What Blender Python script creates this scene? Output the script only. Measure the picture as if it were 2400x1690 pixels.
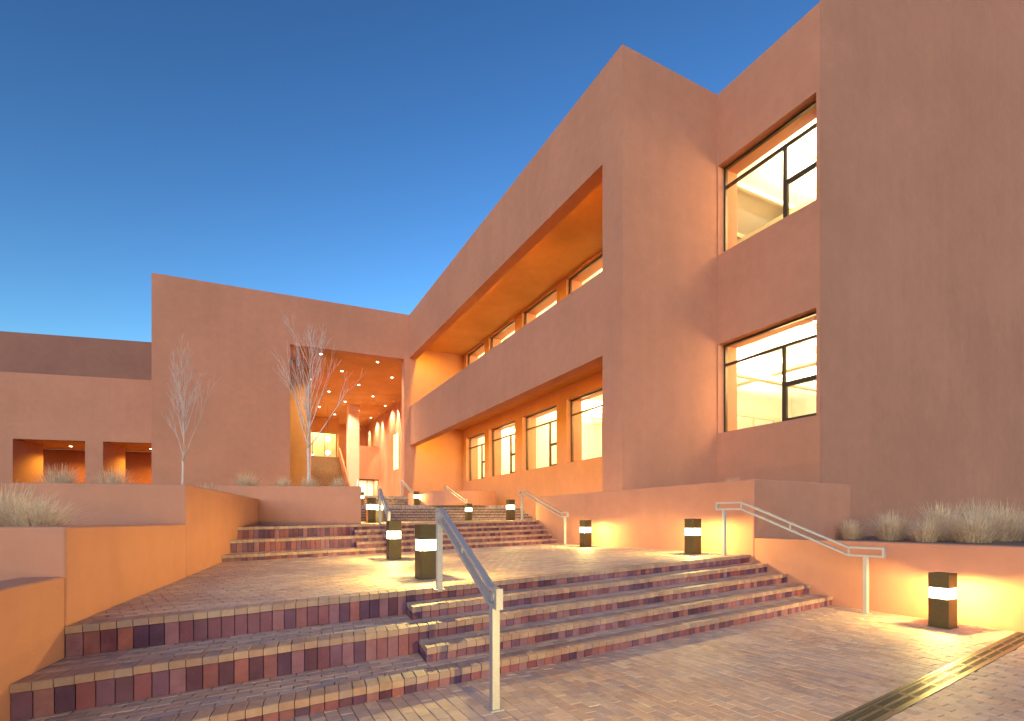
import bpy, bmesh, math, random
from mathutils import Vector
rnd = random.Random(7)
for o in list(bpy.data.objects): bpy.data.objects.remove(o)
scene = bpy.context.scene
COL = scene.collection

# ---------------------------------------------------------------- camera, sky, sun, exposure
TH = math.atan(621 / 1210.0)                      # the long wall runs along +Y; the camera looks 27 degrees to its right
EYE = 1.40
cam = bpy.data.cameras.new('camera'); camo = bpy.data.objects.new('camera', cam); COL.objects.link(camo)
camo.location = (0, 0, EYE); camo.rotation_euler = (math.radians(90), 0, -TH)
cam.sensor_width = 36; cam.lens = 36 * 1210 / 2400.0; cam.shift_y = 377 / 2400.0
cam.clip_start = 0.05; cam.clip_end = 3000
scene.camera = camo

SUN_EL, SUN_AZ = 9.0, 226.0                        # low western afterglow, azimuth clockwise from +Y
world = bpy.data.worlds.new('World'); scene.world = world; world.use_nodes = True
wn = world.node_tree.nodes; wl = world.node_tree.links; wn.clear()
sky = wn.new('ShaderNodeTexSky'); sky.sky_type = 'NISHITA'; sky.sun_disc = False
sky.sun_elevation = math.radians(SUN_EL); sky.sun_rotation = math.radians(SUN_AZ)
sky.air_density = 1.2; sky.dust_density = 0.0; sky.ozone_density = 2.7; sky.altitude = 0
bg = wn.new('ShaderNodeBackground'); bg.inputs[1].default_value = 0.078
gam = wn.new('ShaderNodeGamma'); gam.inputs[1].default_value = 1.8
wo = wn.new('ShaderNodeOutputWorld')
wl.new(sky.outputs[0], gam.inputs[0]); wl.new(gam.outputs[0], bg.inputs[0]); wl.new(bg.outputs[0], wo.inputs[0])
sl = bpy.data.lights.new('sun', 'SUN'); sl.energy = 1.6; sl.angle = math.radians(80); sl.color = (1.0, 0.80, 0.70)
so = bpy.data.objects.new('sun', sl); COL.objects.link(so)
_d = Vector((math.sin(math.radians(SUN_AZ)) * math.cos(math.radians(SUN_EL)), math.cos(math.radians(SUN_AZ)) * math.cos(math.radians(SUN_EL)), math.sin(math.radians(SUN_EL))))
so.rotation_euler = _d.to_track_quat('Z', 'Y').to_euler()
scene.view_settings.view_transform = 'Standard'; scene.view_settings.look = 'None'
scene.view_settings.gamma = 1; scene.view_settings.use_curve_mapping = False
scene.view_settings.exposure = 0.7
scene.render.engine = 'CYCLES'
cy = scene.cycles
cy.use_denoising = True; cy.denoiser = 'OPENIMAGEDENOISE'
cy.max_bounces = 8; cy.diffuse_bounces = 5; cy.glossy_bounces = 3; cy.transparent_max_bounces = 12
cy.sample_clamp_indirect = 6.0; cy.use_light_tree = True; cy.caustics_reflective = False; cy.caustics_refractive = False

# ---------------------------------------------------------------- materials
def node_mat(name):
    m = bpy.data.materials.new(name); m.use_nodes = True
    nt = m.node_tree; b = nt.nodes['Principled BSDF']
    return m, nt, b
def L(nt, a, b): nt.links.new(a, b)
def N(nt, t, **kw):
    n = nt.nodes.new(t)
    for k, v in kw.items(): setattr(n, k, v)
    return n
def noise(nt, vec, scale, detail=4, rough=0.55):
    n = N(nt, 'ShaderNodeTexNoise'); n.inputs['Scale'].default_value = scale
    n.inputs['Detail'].default_value = detail; n.inputs['Roughness'].default_value = rough
    L(nt, vec, n.inputs['Vector']); return n
def ramp(nt, fac, stops, interp='LINEAR'):
    r = N(nt, 'ShaderNodeValToRGB'); e = r.color_ramp; e.interpolation = interp
    while len(e.elements) < len(stops): e.elements.new(0.5)
    for el, (p, c) in zip(e.elements, stops): el.position = p; el.color = (*c, 1)
    L(nt, fac, r.inputs[0]); return r
def mixc(nt, fac, a, b, blend='MIX'):
    n = N(nt, 'ShaderNodeMix', data_type='RGBA', blend_type=blend)
    if isinstance(fac, (int, float)): n.inputs[0].default_value = fac
    else: L(nt, fac, n.inputs[0])
    for s, v in ((n.inputs[6], a), (n.inputs[7], b)):
        if isinstance(v, tuple): s.default_value = (*v, 1)
        else: L(nt, v, s)
    return n.outputs[2]
def bump(nt, b, h, strength, dist):
    n = N(nt, 'ShaderNodeBump'); n.inputs['Strength'].default_value = strength; n.inputs['Distance'].default_value = dist
    L(nt, h, n.inputs['Height']); L(nt, n.outputs[0], b.inputs['Normal'])
def stucco(name, col, var=0.09):
    m, nt, b = node_mat(name)
    tc = N(nt, 'ShaderNodeTexCoord'); v = tc.outputs['Object']
    big = noise(nt, v, 0.35, 5, 0.6); mid = noise(nt, v, 3.0, 6, 0.65); fine = noise(nt, v, 55, 3, 0.6)
    mp = N(nt, 'ShaderNodeMapping'); mp.inputs['Scale'].default_value = (1.3, 1.3, 0.08); L(nt, v, mp.inputs[0])
    streak = noise(nt, mp.outputs[0], 1.6, 4, 0.6)
    lo = tuple(c * (1 - 2.0 * var) for c in col); hi = tuple(min(1, c * (1 + 1.3 * var)) for c in col)
    c1 = ramp(nt, big.outputs[0], [(0.3, lo), (0.7, hi)])
    c2 = ramp(nt, mid.outputs[0], [(0.3, (0.94, 0.935, 0.93)), (0.7, (1.03, 1.03, 1.03))])
    c3 = ramp(nt, streak.outputs[0], [(0.35, (0.975, 0.972, 0.97)), (0.65, (1.015, 1.015, 1.015))])
    o = mixc(nt, 1.0, c1.outputs[0], c2.outputs[0], 'MULTIPLY'); o = mixc(nt, 1.0, o, c3.outputs[0], 'MULTIPLY')
    L(nt, o, b.inputs['Base Color']); b.inputs['Roughness'].default_value = 0.92
    b.inputs['Specular IOR Level'].default_value = 0.25
    add = N(nt, 'ShaderNodeMath', operation='MULTIPLY_ADD'); L(nt, mid.outputs[0], add.inputs[0]); add.inputs[1].default_value = 2.5; L(nt, fine.outputs[0], add.inputs[2])
    bump(nt, b, add.outputs[0], 0.35, 0.006)
    return m
def plain(name, col, rough=0.5, metal=0.0, noise_scale=20, var=0.15, bmp=0.0):
    m, nt, b = node_mat(name)
    tc = N(nt, 'ShaderNodeTexCoord'); n = noise(nt, tc.outputs['Object'], noise_scale, 4)
    r = ramp(nt, n.outputs[0], [(0.3, tuple(c * (1 - var) for c in col)), (0.7, tuple(min(1, c * (1 + var)) for c in col))])
    L(nt, r.outputs[0], b.inputs['Base Color'])
    rr = N(nt, 'ShaderNodeMapRange'); rr.inputs[3].default_value = rough * 0.85; rr.inputs[4].default_value = min(1, rough * 1.15)
    L(nt, n.outputs[0], rr.inputs[0]); L(nt, rr.outputs[0], b.inputs['Roughness'])
    b.inputs['Metallic'].default_value = metal
    if bmp: bump(nt, b, n.outputs[0], bmp, 0.01)
    return m
def brick_mat(name, stops, dusty, dust_amt, rough=0.8):
    """a different fired-clay colour for each piece, whether it is its own object or an island of a joined mesh"""
    m, nt, b = node_mat(name)
    g = N(nt, 'ShaderNodeNewGeometry'); oi = N(nt, 'ShaderNodeObjectInfo')
    a = N(nt, 'ShaderNodeMath', operation='ADD'); L(nt, g.outputs['Random Per Island'], a.inputs[0]); L(nt, oi.outputs['Random'], a.inputs[1])
    fr = N(nt, 'ShaderNodeMath', operation='FRACT'); L(nt, a.outputs[0], fr.inputs[0])
    r = ramp(nt, fr.outputs[0], stops, 'CONSTANT')
    v = g.outputs['Position']
    n1 = noise(nt, v, 9, 6, 0.7); n2 = noise(nt, v, 70, 4, 0.7); n3 = noise(nt, v, 0.9, 4, 0.6)
    c = mixc(nt, 1.0, r.outputs[0], ramp(nt, n1.outputs[0], [(0.3, (0.7, 0.68, 0.66)), (0.7, (1.15, 1.12, 1.1))]).outputs[0], 'MULTIPLY')
    f = ramp(nt, n3.outputs[0], [(0.35, (0, 0, 0)), (0.7, (dust_amt,) * 3)])
    c = mixc(nt, f.outputs[0], c, dusty)
    sp = ramp(nt, n2.outputs[0], [(0.64, (0, 0, 0)), (0.74, (0.35,) * 3)])
    c = mixc(nt, sp.outputs[0], c, (0.45, 0.38, 0.36))
    L(nt, c, b.inputs['Base Color']); b.inputs['Roughness'].default_value = rough
    b.inputs['Specular IOR Level'].default_value = 0.35
    ad = N(nt, 'ShaderNodeMath', operation='MULTIPLY_ADD'); L(nt, n1.outputs[0], ad.inputs[0]); ad.inputs[1].default_value = 2.0; L(nt, n2.outputs[0], ad.inputs[2])
    bump(nt, b, ad.outputs[0], 0.4, 0.006)
    return m
def brick_far(name, c1, c2, mortar, sx, sz):
    """courses too small to pick apart"""
    m, nt, b = node_mat(name)
    tc = N(nt, 'ShaderNodeTexCoord')
    t = N(nt, 'ShaderNodeTexBrick'); t.inputs['Color1'].default_value = (*c1, 1); t.inputs['Color2'].default_value = (*c2, 1); t.inputs['Mortar'].default_value = (*mortar, 1)
    t.inputs['Scale'].default_value = 1.0; t.inputs['Brick Width'].default_value = sx; t.inputs['Row Height'].default_value = sz; t.inputs['Mortar Size'].default_value = 0.006
    L(nt, tc.outputs['Object'], t.inputs['Vector']); n = noise(nt, tc.outputs['Object'], 2.2, 5)
    c = mixc(nt, 1.0, t.outputs[0], ramp(nt, n.outputs[0], [(0.3, (0.7,) * 3), (0.7, (1.2,) * 3)]).outputs[0], 'MULTIPLY')
    L(nt, c, b.inputs['Base Color']); b.inputs['Roughness'].default_value = 0.85
    return m
def emit(name, col, strength):
    m, nt, b = node_mat(name); b.inputs['Base Color'].default_value = (*col, 1)
    b.inputs['Emission Color'].default_value = (*col, 1); b.inputs['Emission Strength'].default_value = strength
    return m
def pane_mat(name, tint, gloss=0.06):
    m, nt, b = node_mat(name); nt.nodes.remove(b); out = nt.nodes['Material Output']
    t = N(nt, 'ShaderNodeBsdfTransparent'); t.inputs[0].default_value = (*tint, 1)
    g = N(nt, 'ShaderNodeBsdfGlossy'); g.inputs['Roughness'].default_value = 0.02
    lw = N(nt, 'ShaderNodeLayerWeight'); pw = N(nt, 'ShaderNodeMath', operation='POWER'); L(nt, lw.outputs['Facing'], pw.inputs[0]); pw.inputs[1].default_value = 5.0
    fr = N(nt, 'ShaderNodeMath', operation='MULTIPLY_ADD'); L(nt, pw.outputs[0], fr.inputs[0]); fr.inputs[1].default_value = 0.9; fr.inputs[2].default_value = 0.04
    mx = N(nt, 'ShaderNodeMixShader'); L(nt, fr.outputs[0], mx.inputs[0]); L(nt, t.outputs[0], mx.inputs[1]); L(nt, g.outputs[0], mx.inputs[2])
    L(nt, mx.outputs[0], out.inputs[0]); return m
def lens_mat(name, col, strength, through=0.75):
    """the frosted band of a lit bollard: glows and lets its lamp's light out"""
    m, nt, b = node_mat(name); nt.nodes.remove(b); out = nt.nodes['Material Output']
    t = N(nt, 'ShaderNodeBsdfTransparent'); e = N(nt, 'ShaderNodeEmission'); e.inputs[0].default_value = (*col, 1); e.inputs[1].default_value = strength
    mx = N(nt, 'ShaderNodeMixShader'); mx.inputs[0].default_value = 1 - through; L(nt, t.outputs[0], mx.inputs[1]); L(nt, e.outputs[0], mx.inputs[2])
    L(nt, mx.outputs[0], out.inputs[0]); return m

M = {}
M['stucco'] = stucco('stucco_rose', (0.53, 0.238, 0.152), 0.05)
M['stucco_shaded'] = stucco('stucco_shaded', (0.50, 0.225, 0.145), 0.05)  # the same stucco toned down: the front wall's shade put into its colour
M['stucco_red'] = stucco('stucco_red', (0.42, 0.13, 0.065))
M['stucco_lamplit'] = stucco('stucco_lamplit', (0.56, 0.27, 0.09))  # the same stucco yellowed: warm lamp light put into the base colour
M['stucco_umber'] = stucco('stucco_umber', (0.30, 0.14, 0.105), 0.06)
M['stucco_frontlit'] = stucco('stucco_frontlit', (0.74, 0.50, 0.43), 0.04)  # stucco lightened for the hall column: light on its front painted in
M['slit'] = emit('slit_glow', (1.0, 0.80, 0.38), 1.6)
M['white_plaster'] = plain('white_plaster', (0.80, 0.77, 0.70), 0.85, 0, 2, 0.03)
M['room_floor'] = plain('room_floor', (0.35, 0.30, 0.22), 0.5, 0, 3, 0.1)
M['bronze'] = plain('window_bronze', (0.085, 0.060, 0.036), 0.40, 0.5, 30, 0.12)
M['bollard'] = plain('bollard_bronze', (0.085, 0.060, 0.025), 0.45, 0.3, 40, 0.12)
M['steel'] = plain('rail_steel', (0.46, 0.44, 0.44), 0.5, 0.45, 60, 0.10)
M['soil'] = plain('soil_mulch', (0.17, 0.125, 0.10), 0.95, 0, 35, 0.5, 0.8)
M['ground'] = plain('bare_ground', (0.24, 0.19, 0.15), 0.95, 0, 4, 0.3, 0.4)
M['mortar'] = plain('joint_sand', (0.16, 0.125, 0.105), 0.95, 0, 60, 0.3, 0.3)
M['roof'] = plain('roof_gravel', (0.30, 0.27, 0.24), 0.95, 0, 30, 0.2)
M['bark'] = plain('pale_bark', (0.66, 0.54, 0.50), 0.8, 0, 30, 0.2, 0.3)
M['straw'] = plain('dry_grass', (0.95, 0.67, 0.46), 0.8, 0, 14, 0.25)
_m = M['straw']; _nt = _m.node_tree; _b = _nt.nodes['Principled BSDF']; _o = _nt.nodes['Material Output']
_t = N(_nt, 'ShaderNodeBsdfTranslucent'); L(_nt, _b.inputs['Base Color'].links[0].from_socket, _t.inputs[0])
_x = N(_nt, 'ShaderNodeMixShader'); _x.inputs[0].default_value = 0.45; L(_nt, _b.outputs[0], _x.inputs[1]); L(_nt, _t.outputs[0], _x.inputs[2]); L(_nt, _x.outputs[0], _o.inputs[0])
M['grate'] = plain('drain_steel', (0.085, 0.08, 0.075), 0.45, 0.5, 50, 0.15)
M['dark'] = plain('drain_channel', (0.02, 0.018, 0.015), 0.8)
M['wood'] = plain('stair_timber', (0.16, 0.085, 0.04), 0.6, 0, 8, 0.3)
M['pane'] = pane_mat('window_glass', (0.97, 0.98, 0.95))
M['lens'] = lens_mat('lamp_lens', (1.0, 0.88, 0.62), 14.0)
M['lamp'] = emit('lamp_glow', (1.0, 0.80, 0.45), 22)
M['lampcore'] = plain('lamp_core', (0.75, 0.68, 0.55), 0.3, 0.2)
M['down'] = emit('downlight_glow', (1.0, 0.84, 0.6), 14)
M['tube'] = emit('pendant_glow', (1.0, 0.88, 0.66), 9)
M['globe'] = emit('globe_glow', (1.0, 0.84, 0.45), 60)
M['riser'] = brick_mat('riser_brick', [(0.0, (0.142, 0.038, 0.068)), (0.12, (0.084, 0.031, 0.081)), (0.24, (0.226, 0.075, 0.086)), (0.36, (0.146, 0.062, 0.123)),
    (0.46, (0.294, 0.096, 0.095)), (0.54, (0.091, 0.030, 0.058)), (0.64, (0.243, 0.109, 0.155)), (0.76, (0.212, 0.061, 0.081)), (0.86, (0.268, 0.118, 0.136)), (0.94, (0.066, 0.025, 0.071))], (0.399, 0.214, 0.279), 0.35)
M['paver'] = brick_mat('paver_brick', [(0.0, (0.522, 0.344, 0.272)), (0.15, (0.460, 0.314, 0.272)), (0.3, (0.614, 0.410, 0.293)), (0.45, (0.552, 0.344, 0.251)), (0.6, (0.445, 0.322, 0.293)),
    (0.72, (0.660, 0.454, 0.327)), (0.84, (0.506, 0.314, 0.238)), (0.93, (0.583, 0.425, 0.340))], (0.675, 0.512, 0.408), 0.5, 0.62)
M['nosing'] = brick_mat('nosing_brick', [(0.0, (0.365, 0.227, 0.185)), (0.15, (0.322, 0.207, 0.185)), (0.3, (0.430, 0.271, 0.199)), (0.45, (0.386, 0.227, 0.171)), (0.6, (0.311, 0.213, 0.199)),
    (0.72, (0.462, 0.300, 0.222)), (0.84, (0.354, 0.207, 0.162)), (0.93, (0.408, 0.281, 0.231))], (0.472, 0.338, 0.277), 0.5, 0.62)
M['brick_far'] = brick_far('far_brick', (0.22, 0.11, 0.08), (0.14, 0.075, 0.065), (0.10, 0.07, 0.06), 0.1, 0.22)
M['paving_far'] = brick_far('far_paving', (0.38, 0.28, 0.23), (0.32, 0.22, 0.19), (0.15, 0.11, 0.10), 0.2, 0.1)

# ---------------------------------------------------------------- helpers
def tag(o, label=None, cat=None, group=None, kind=None):
    if label: o['label'] = label
    if cat: o['category'] = cat
    if group: o['group'] = group
    if kind: o['kind'] = kind
    return o
def empty(name, loc=(0, 0, 0), rz=0.0, **kw):
    o = bpy.data.objects.new(name, None); COL.objects.link(o); o.location = loc; o.rotation_euler[2] = rz
    o.empty_display_size = 0.1
    return tag(o, **kw)
class MB:
    def __init__(s): s.v = []; s.f = []
    def poly(s, pts):
        i = len(s.v); s.v += [tuple(p) for p in pts]; s.f.append(tuple(range(i, i + len(pts))))
    def hexa(s, b, t):                    # bottom 4 and top 4 corners, counter-clockwise from above
        i = len(s.v); s.v += [tuple(p) for p in b] + [tuple(p) for p in t]
        s.f += [(i + 3, i + 2, i + 1, i), (i + 4, i + 5, i + 6, i + 7)] + [(i + k, i + (k + 1) % 4, i + 4 + (k + 1) % 4, i + 4 + k) for k in range(4)]
    def box(s, x0, x1, y0, y1, z0, z1):
        s.hexa([(x0, y0, z0), (x1, y0, z0), (x1, y1, z0), (x0, y1, z0)], [(x0, y0, z1), (x1, y0, z1), (x1, y1, z1), (x0, y1, z1)])
    def prism(s, pts, z0, z1):            # z0/z1 numbers or per-point lists; pts counter-clockwise
        n = len(pts); a = z0 if hasattr(z0, '__len__') else [z0] * n; c = z1 if hasattr(z1, '__len__') else [z1] * n
        i = len(s.v)
        s.v += [(p[0], p[1], a[k]) for k, p in enumerate(pts)] + [(p[0], p[1], c[k]) for k, p in enumerate(pts)]
        s.f += [tuple(range(i + n - 1, i - 1, -1)), tuple(range(i + n, i + 2 * n))] + [(i + k, i + (k + 1) % n, i + n + (k + 1) % n, i + n + k) for k in range(n)]
    def piece(s, back, front, c):         # a brick: back loop, front loop (same winding), front edge chamfered by c
        n = len(back); bk = [Vector(p) for p in back]; fr = [Vector(p) for p in front]
        ce = sum(fr, Vector()) / n; i = len(s.v)
        mid = [f + (b - f).normalized() * c for b, f in zip(bk, fr)]
        inn = []
        for f in fr:
            d = ce - f; l = d.length; inn.append(f + d * min(0.4, 1.4 * c / max(l, 1e-6)))
        for loop in (bk, mid, inn): s.v += [tuple(p) for p in loop]
        for k in range(n):
            k2 = (k + 1) % n
            s.f.append((i + k, i + k2, i + n + k2, i + n + k)); s.f.append((i + n + k, i + n + k2, i + 2 * n + k2, i + 2 * n + k))
        s.f.append(tuple(range(i + 2 * n, i + 3 * n)))
    def tube(s, pts, rad, n=6):
        pts = [Vector(p) for p in pts]; rings = []
        up = Vector((0.13, 0.31, 0.94))
        for k, p in enumerate(pts):
            d = (pts[min(k + 1, len(pts) - 1)] - pts[max(k - 1, 0)]).normalized()
            a = d.cross(up);  a = a.normalized() if a.length > 1e-4 else Vector((1, 0, 0)); b = d.cross(a)
            r = rad[k] if hasattr(rad, '__len__') else rad
            i = len(s.v); s.v += [tuple(p + (a * math.cos(2 * math.pi * j / n) + b * math.sin(2 * math.pi * j / n)) * r) for j in range(n)]; rings.append(i)
        for i, j in zip(rings, rings[1:]):
            s.f += [(i + k, i + (k + 1) % n, j + (k + 1) % n, j + k) for k in range(n)]
        s.f.append(tuple(rings[0] + k for k in range(n))[::-1]); s.f.append(tuple(rings[-1] + k for k in range(n)))
    def bar(s, p, q, w, h):               # straight bar with a w (sideways) x h (upwards) section
        p = Vector(p); q = Vector(q); d = (q - p).normalized(); sd = d.cross(Vector((0, 0, 1)))
        sd = sd.normalized() if sd.length > 1e-4 else Vector((1, 0, 0)); u = sd.cross(d)
        c = [sd * x * w / 2 + u * y * h / 2 for x, y in ((-1, -1), (1, -1), (1, 1), (-1, 1))]
        i = len(s.v); s.v += [tuple(p + k) for k in c] + [tuple(q + k) for k in c]
        s.f += [(i, i + 1, i + 2, i + 3)[::-1], (i + 4, i + 5, i + 6, i + 7)] + [(i + k, i + (k + 1) % 4, i + 4 + (k + 1) % 4, i + 4 + k) for k in range(4)]
    def mesh(s, name):
        me = bpy.data.meshes.new(name); me.from_pydata(s.v, [], s.f); me.update(); return me
    def build(s, name, mat, parent=None, bevel=0.0, smooth=False, fix=False, **kw):
        me = s.mesh(name); me.materials.append(M[mat])
        if fix or bevel:
            bm = bmesh.new(); bm.from_mesh(me)
            bmesh.ops.remove_doubles(bm, verts=bm.verts, dist=1e-5)
            bmesh.ops.recalc_face_normals(bm, faces=bm.faces)
            if bevel:
                ed = [e for e in bm.edges if len(e.link_faces) == 2 and e.calc_face_angle(0) > 0.6]
                bmesh.ops.bevel(bm, geom=ed, offset=bevel, segments=3, profile=0.5, affect='EDGES', clamp_overlap=True)
            bm.to_mesh(me); bm.free()
        if smooth:
            for p in me.polygons: p.use_smooth = True
        o = bpy.data.objects.new(name, me); COL.objects.link(o)
        if parent: o.parent = parent
        return tag(o, **kw)
def slab(name, mat, parent, axis, a0, a1, u0, u1, z0, z1, holes=(), bevel=0.0, **kw):
    """a wall a0..a1 thick across `axis`, u0..u1 long, z0..z1 high, cut by real openings; only outer faces are made"""
    us = sorted({u0, u1, *[h[0] for h in holes], *[h[1] for h in holes]}); us = [u for u in us if u0 <= u <= u1]
    zs = sorted({z0, z1, *[h[2] for h in holes], *[h[3] for h in holes]}); zs = [z for z in zs if z0 <= z <= z1]
    def solid(i, j):
        if not (0 <= i < len(us) - 1 and 0 <= j < len(zs) - 1): return False
        u = (us[i] + us[i + 1]) / 2; z = (zs[j] + zs[j + 1]) / 2
        return not any(h[0] < u < h[1] and h[2] < z < h[3] for h in holes)
    P = (lambda a, u, z: (a, u, z)) if axis == 'x' else (lambda a, u, z: (u, a, z))
    m = MB()
    for i in range(len(us) - 1):
        for j in range(len(zs) - 1):
            if not solid(i, j): continue
            ua, ub, za, zb = us[i], us[i + 1], zs[j], zs[j + 1]
            for a in (a0, a1): m.poly([P(a, ua, za), P(a, ub, za), P(a, ub, zb), P(a, ua, zb)])
            if not solid(i - 1, j): m.poly([P(a0, ua, za), P(a1, ua, za), P(a1, ua, zb), P(a0, ua, zb)])
            if not solid(i + 1, j): m.poly([P(a0, ub, za), P(a1, ub, za), P(a1, ub, zb), P(a0, ub, zb)])
            if not solid(i, j - 1): m.poly([P(a0, ua, za), P(a1, ua, za), P(a1, ub, za), P(a0, ub, za)])
            if not solid(i, j + 1): m.poly([P(a0, ua, zb), P(a1, ua, zb), P(a1, ub, zb), P(a0, ub, zb)])
    return m.build(name, mat, parent, bevel=bevel, fix=True, **kw)
def lamp(name, kind, loc, energy, col, parent=None, **kw):
    l = bpy.data.lights.new(name, kind); l.energy = energy; l.color = col
    rot = kw.pop('rot', None)
    for k, v in kw.items(): setattr(l, k, v)
    o = bpy.data.objects.new(name, l); COL.objects.link(o); o.location = loc
    if rot: o.rotation_euler = rot
    if parent: o.parent = parent
    return o
def copy_tree(o, parent=None):
    c = o.copy(); COL.objects.link(c)
    if parent: c.parent = parent
    for ch in list(o.children): copy_tree(ch, c)
    return c
def lerp(a, b, t): return tuple(x + (y - x) * t for x, y in zip(a, b))
_R = (math.cos(TH), -math.sin(TH)); _F = (math.sin(TH), math.cos(TH))
def seen_size(p):                         # how large a thing at p shows, to choose which pieces become objects of their own
    a = p[0] * _R[0] + p[1] * _R[1]; b = p[0] * _F[0] + p[1] * _F[1]
    if b < 0.5: return -1
    u = 1200 + 1210 * a / b; v = 1222 - 1210 * (p[2] - EYE) / b
    return 1 / b if -40 < u < 2440 and -40 < v < 1730 else -1

def pieces(parent, name, mat, items, limit=300, chamfer=0.004, pick=True):
    """items: (back loop, front loop). The `limit` that show largest become objects, the rest one joined part."""
    def ctr(it): return sum((Vector(p) for p in it[1]), Vector()) / len(it[1])
    order = sorted(range(len(items)), key=lambda i: -seen_size(ctr(items[i])))
    own = [i for i in order[:limit] if seen_size(ctr(items[i])) > 0] if pick else []
    so_ = set(own)
    for i in own:
        c = ctr(items[i]); m = MB()
        m.piece([Vector(p) - c for p in items[i][0]], [Vector(p) - c for p in items[i][1]], chamfer)
        o = m.build(name, mat, parent); o.location = c
    m = MB()
    for i, it in enumerate(items):
        if i not in so_: m.piece(it[0], it[1], chamfer)
    if m.f: tag(m.build(name + '_courses', mat, parent), kind='stuff')

# ---------------------------------------------------------------- the ground, landings and flights of steps
def LW(y): return -1.23 + 0.16 * (y - 5.17)       # foot of the western retaining wall
RW = 8.70                                          # foot of the eastern retaining wall
m = MB(); m.poly([(-400, -400, -0.09), (400, -400, -0.09), (400, 600, -0.09), (-400, 600, -0.09)])
tag(m.build('ground', 'ground'), 'bare earth ground around the buildings', kind='structure')

def clip(poly, quad):
    out = list(poly); n = len(quad)
    for k in range(n):
        a = quad[k]; b = quad[(k + 1) % n]; src = out; out = []
        side = lambda p: (b[0] - a[0]) * (p[1] - a[1]) - (b[1] - a[1]) * (p[0] - a[0])
        for i, p in enumerate(src):
            q = src[(i + 1) % len(src)]; sp, sq = side(p), side(q)
            if sp >= 0: out.append(p)
            if (sp >= 0) != (sq >= 0):
                t = sp / (sp - sq); out.append((p[0] + (q[0] - p[0]) * t, p[1] + (q[1] - p[1]) * t))
        if len(out) < 3: return []
    return out
def area(p): return 0.5 * sum(p[i][0] * p[(i + 1) % len(p)][1] - p[(i + 1) % len(p)][0] * p[i][1] for i in range(len(p)))
def paving(quad, zf, ang, lw=0.2, ww=0.1, joint=0.005, th=0.05):
    """running-bond pavers clipped to a convex quad; zf(x, y) gives the surface height"""
    ca, sa = math.cos(ang), math.sin(ang); its = []
    U = [(p[0] * ca + p[1] * sa) for p in quad]; V = [(-p[0] * sa + p[1] * ca) for p in quad]
    j = math.floor(min(V) / ww)
    while j * ww < max(V):
        off = (j % 2) * lw / 2 + rnd.uniform(-0.01, 0.01); i = math.floor(min(U) / lw) - 1
        while i * lw + off < max(U):
            u0, u1, v0, v1 = i * lw + off + joint / 2, (i + 1) * lw + off - joint / 2, j * ww + joint / 2, (j + 1) * ww - joint / 2
            p = clip([(u * ca - v * sa, u * sa + v * ca) for u, v in ((u0, v0), (u1, v0), (u1, v1), (u0, v1))], quad)
            i += 1
            if len(p) < 3 or area(p) < 0.0012: continue
            dz = rnd.uniform(-0.0025, 0.0015); tx, ty = rnd.uniform(-0.012, 0.012), rnd.uniform(-0.012, 0.012)
            cx = sum(q[0] for q in p) / len(p); cy_ = sum(q[1] for q in p) / len(p)
            top = [(q[0], q[1], zf(*q) + dz + tx * (q[0] - cx) + ty * (q[1] - cy_)) for q in p]
            its.append(([(q[0], q[1], q[2] - th) for q in top], top))
        j += 1
    return its

# flight geometry: nosing k at the west wall and at the east wall
def Flight(Ln, Rn, zl0, zr0, rl, rr):
    def P(k, f, back=0.0):
        a, b = Ln[max(k, 1) - 1], Rn[max(k, 1) - 1]
        x, y = a[0] + (b[0] - a[0]) * f, a[1] + (b[1] - a[1]) * f
        d = Vector((b[0] - a[0], b[1] - a[1])).normalized(); v = Vector((0.158 * (1 - f), 1.0)); v /= v.dot(Vector((-d.y, d.x))); nx, ny = v   # runs back parallel to the side walls
        zl, zr = zl0 + k * rl, zr0 + k * rr
        return Vector((x + nx * back, y + ny * back, zl + (zr - zl) * f))
    def length(k): return math.dist(Ln[k - 1], Rn[k - 1])
    return P, length
F1L = [(LW(y), y) for y in (3.72, 4.05, 4.40, 4.74, 5.08)]; F1R = [(RW, y) for y in (5.22, 5.61, 6.02, 6.43, 6.82)]
F1, F1len = Flight(F1L, F1R, 0.0, 0.0, 0.119, 0.1515)
F2L = [(LW(y), y) for y in (10.39, 10.74, 11.09, 11.43, 11.78)]; F2R = [(RW, y) for y in (13.84, 14.12, 14.42, 14.70, 15.0)]
F2, F2len = Flight(F2L, F2R, 0.683, 0.708, 0.120, 0.148)

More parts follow.
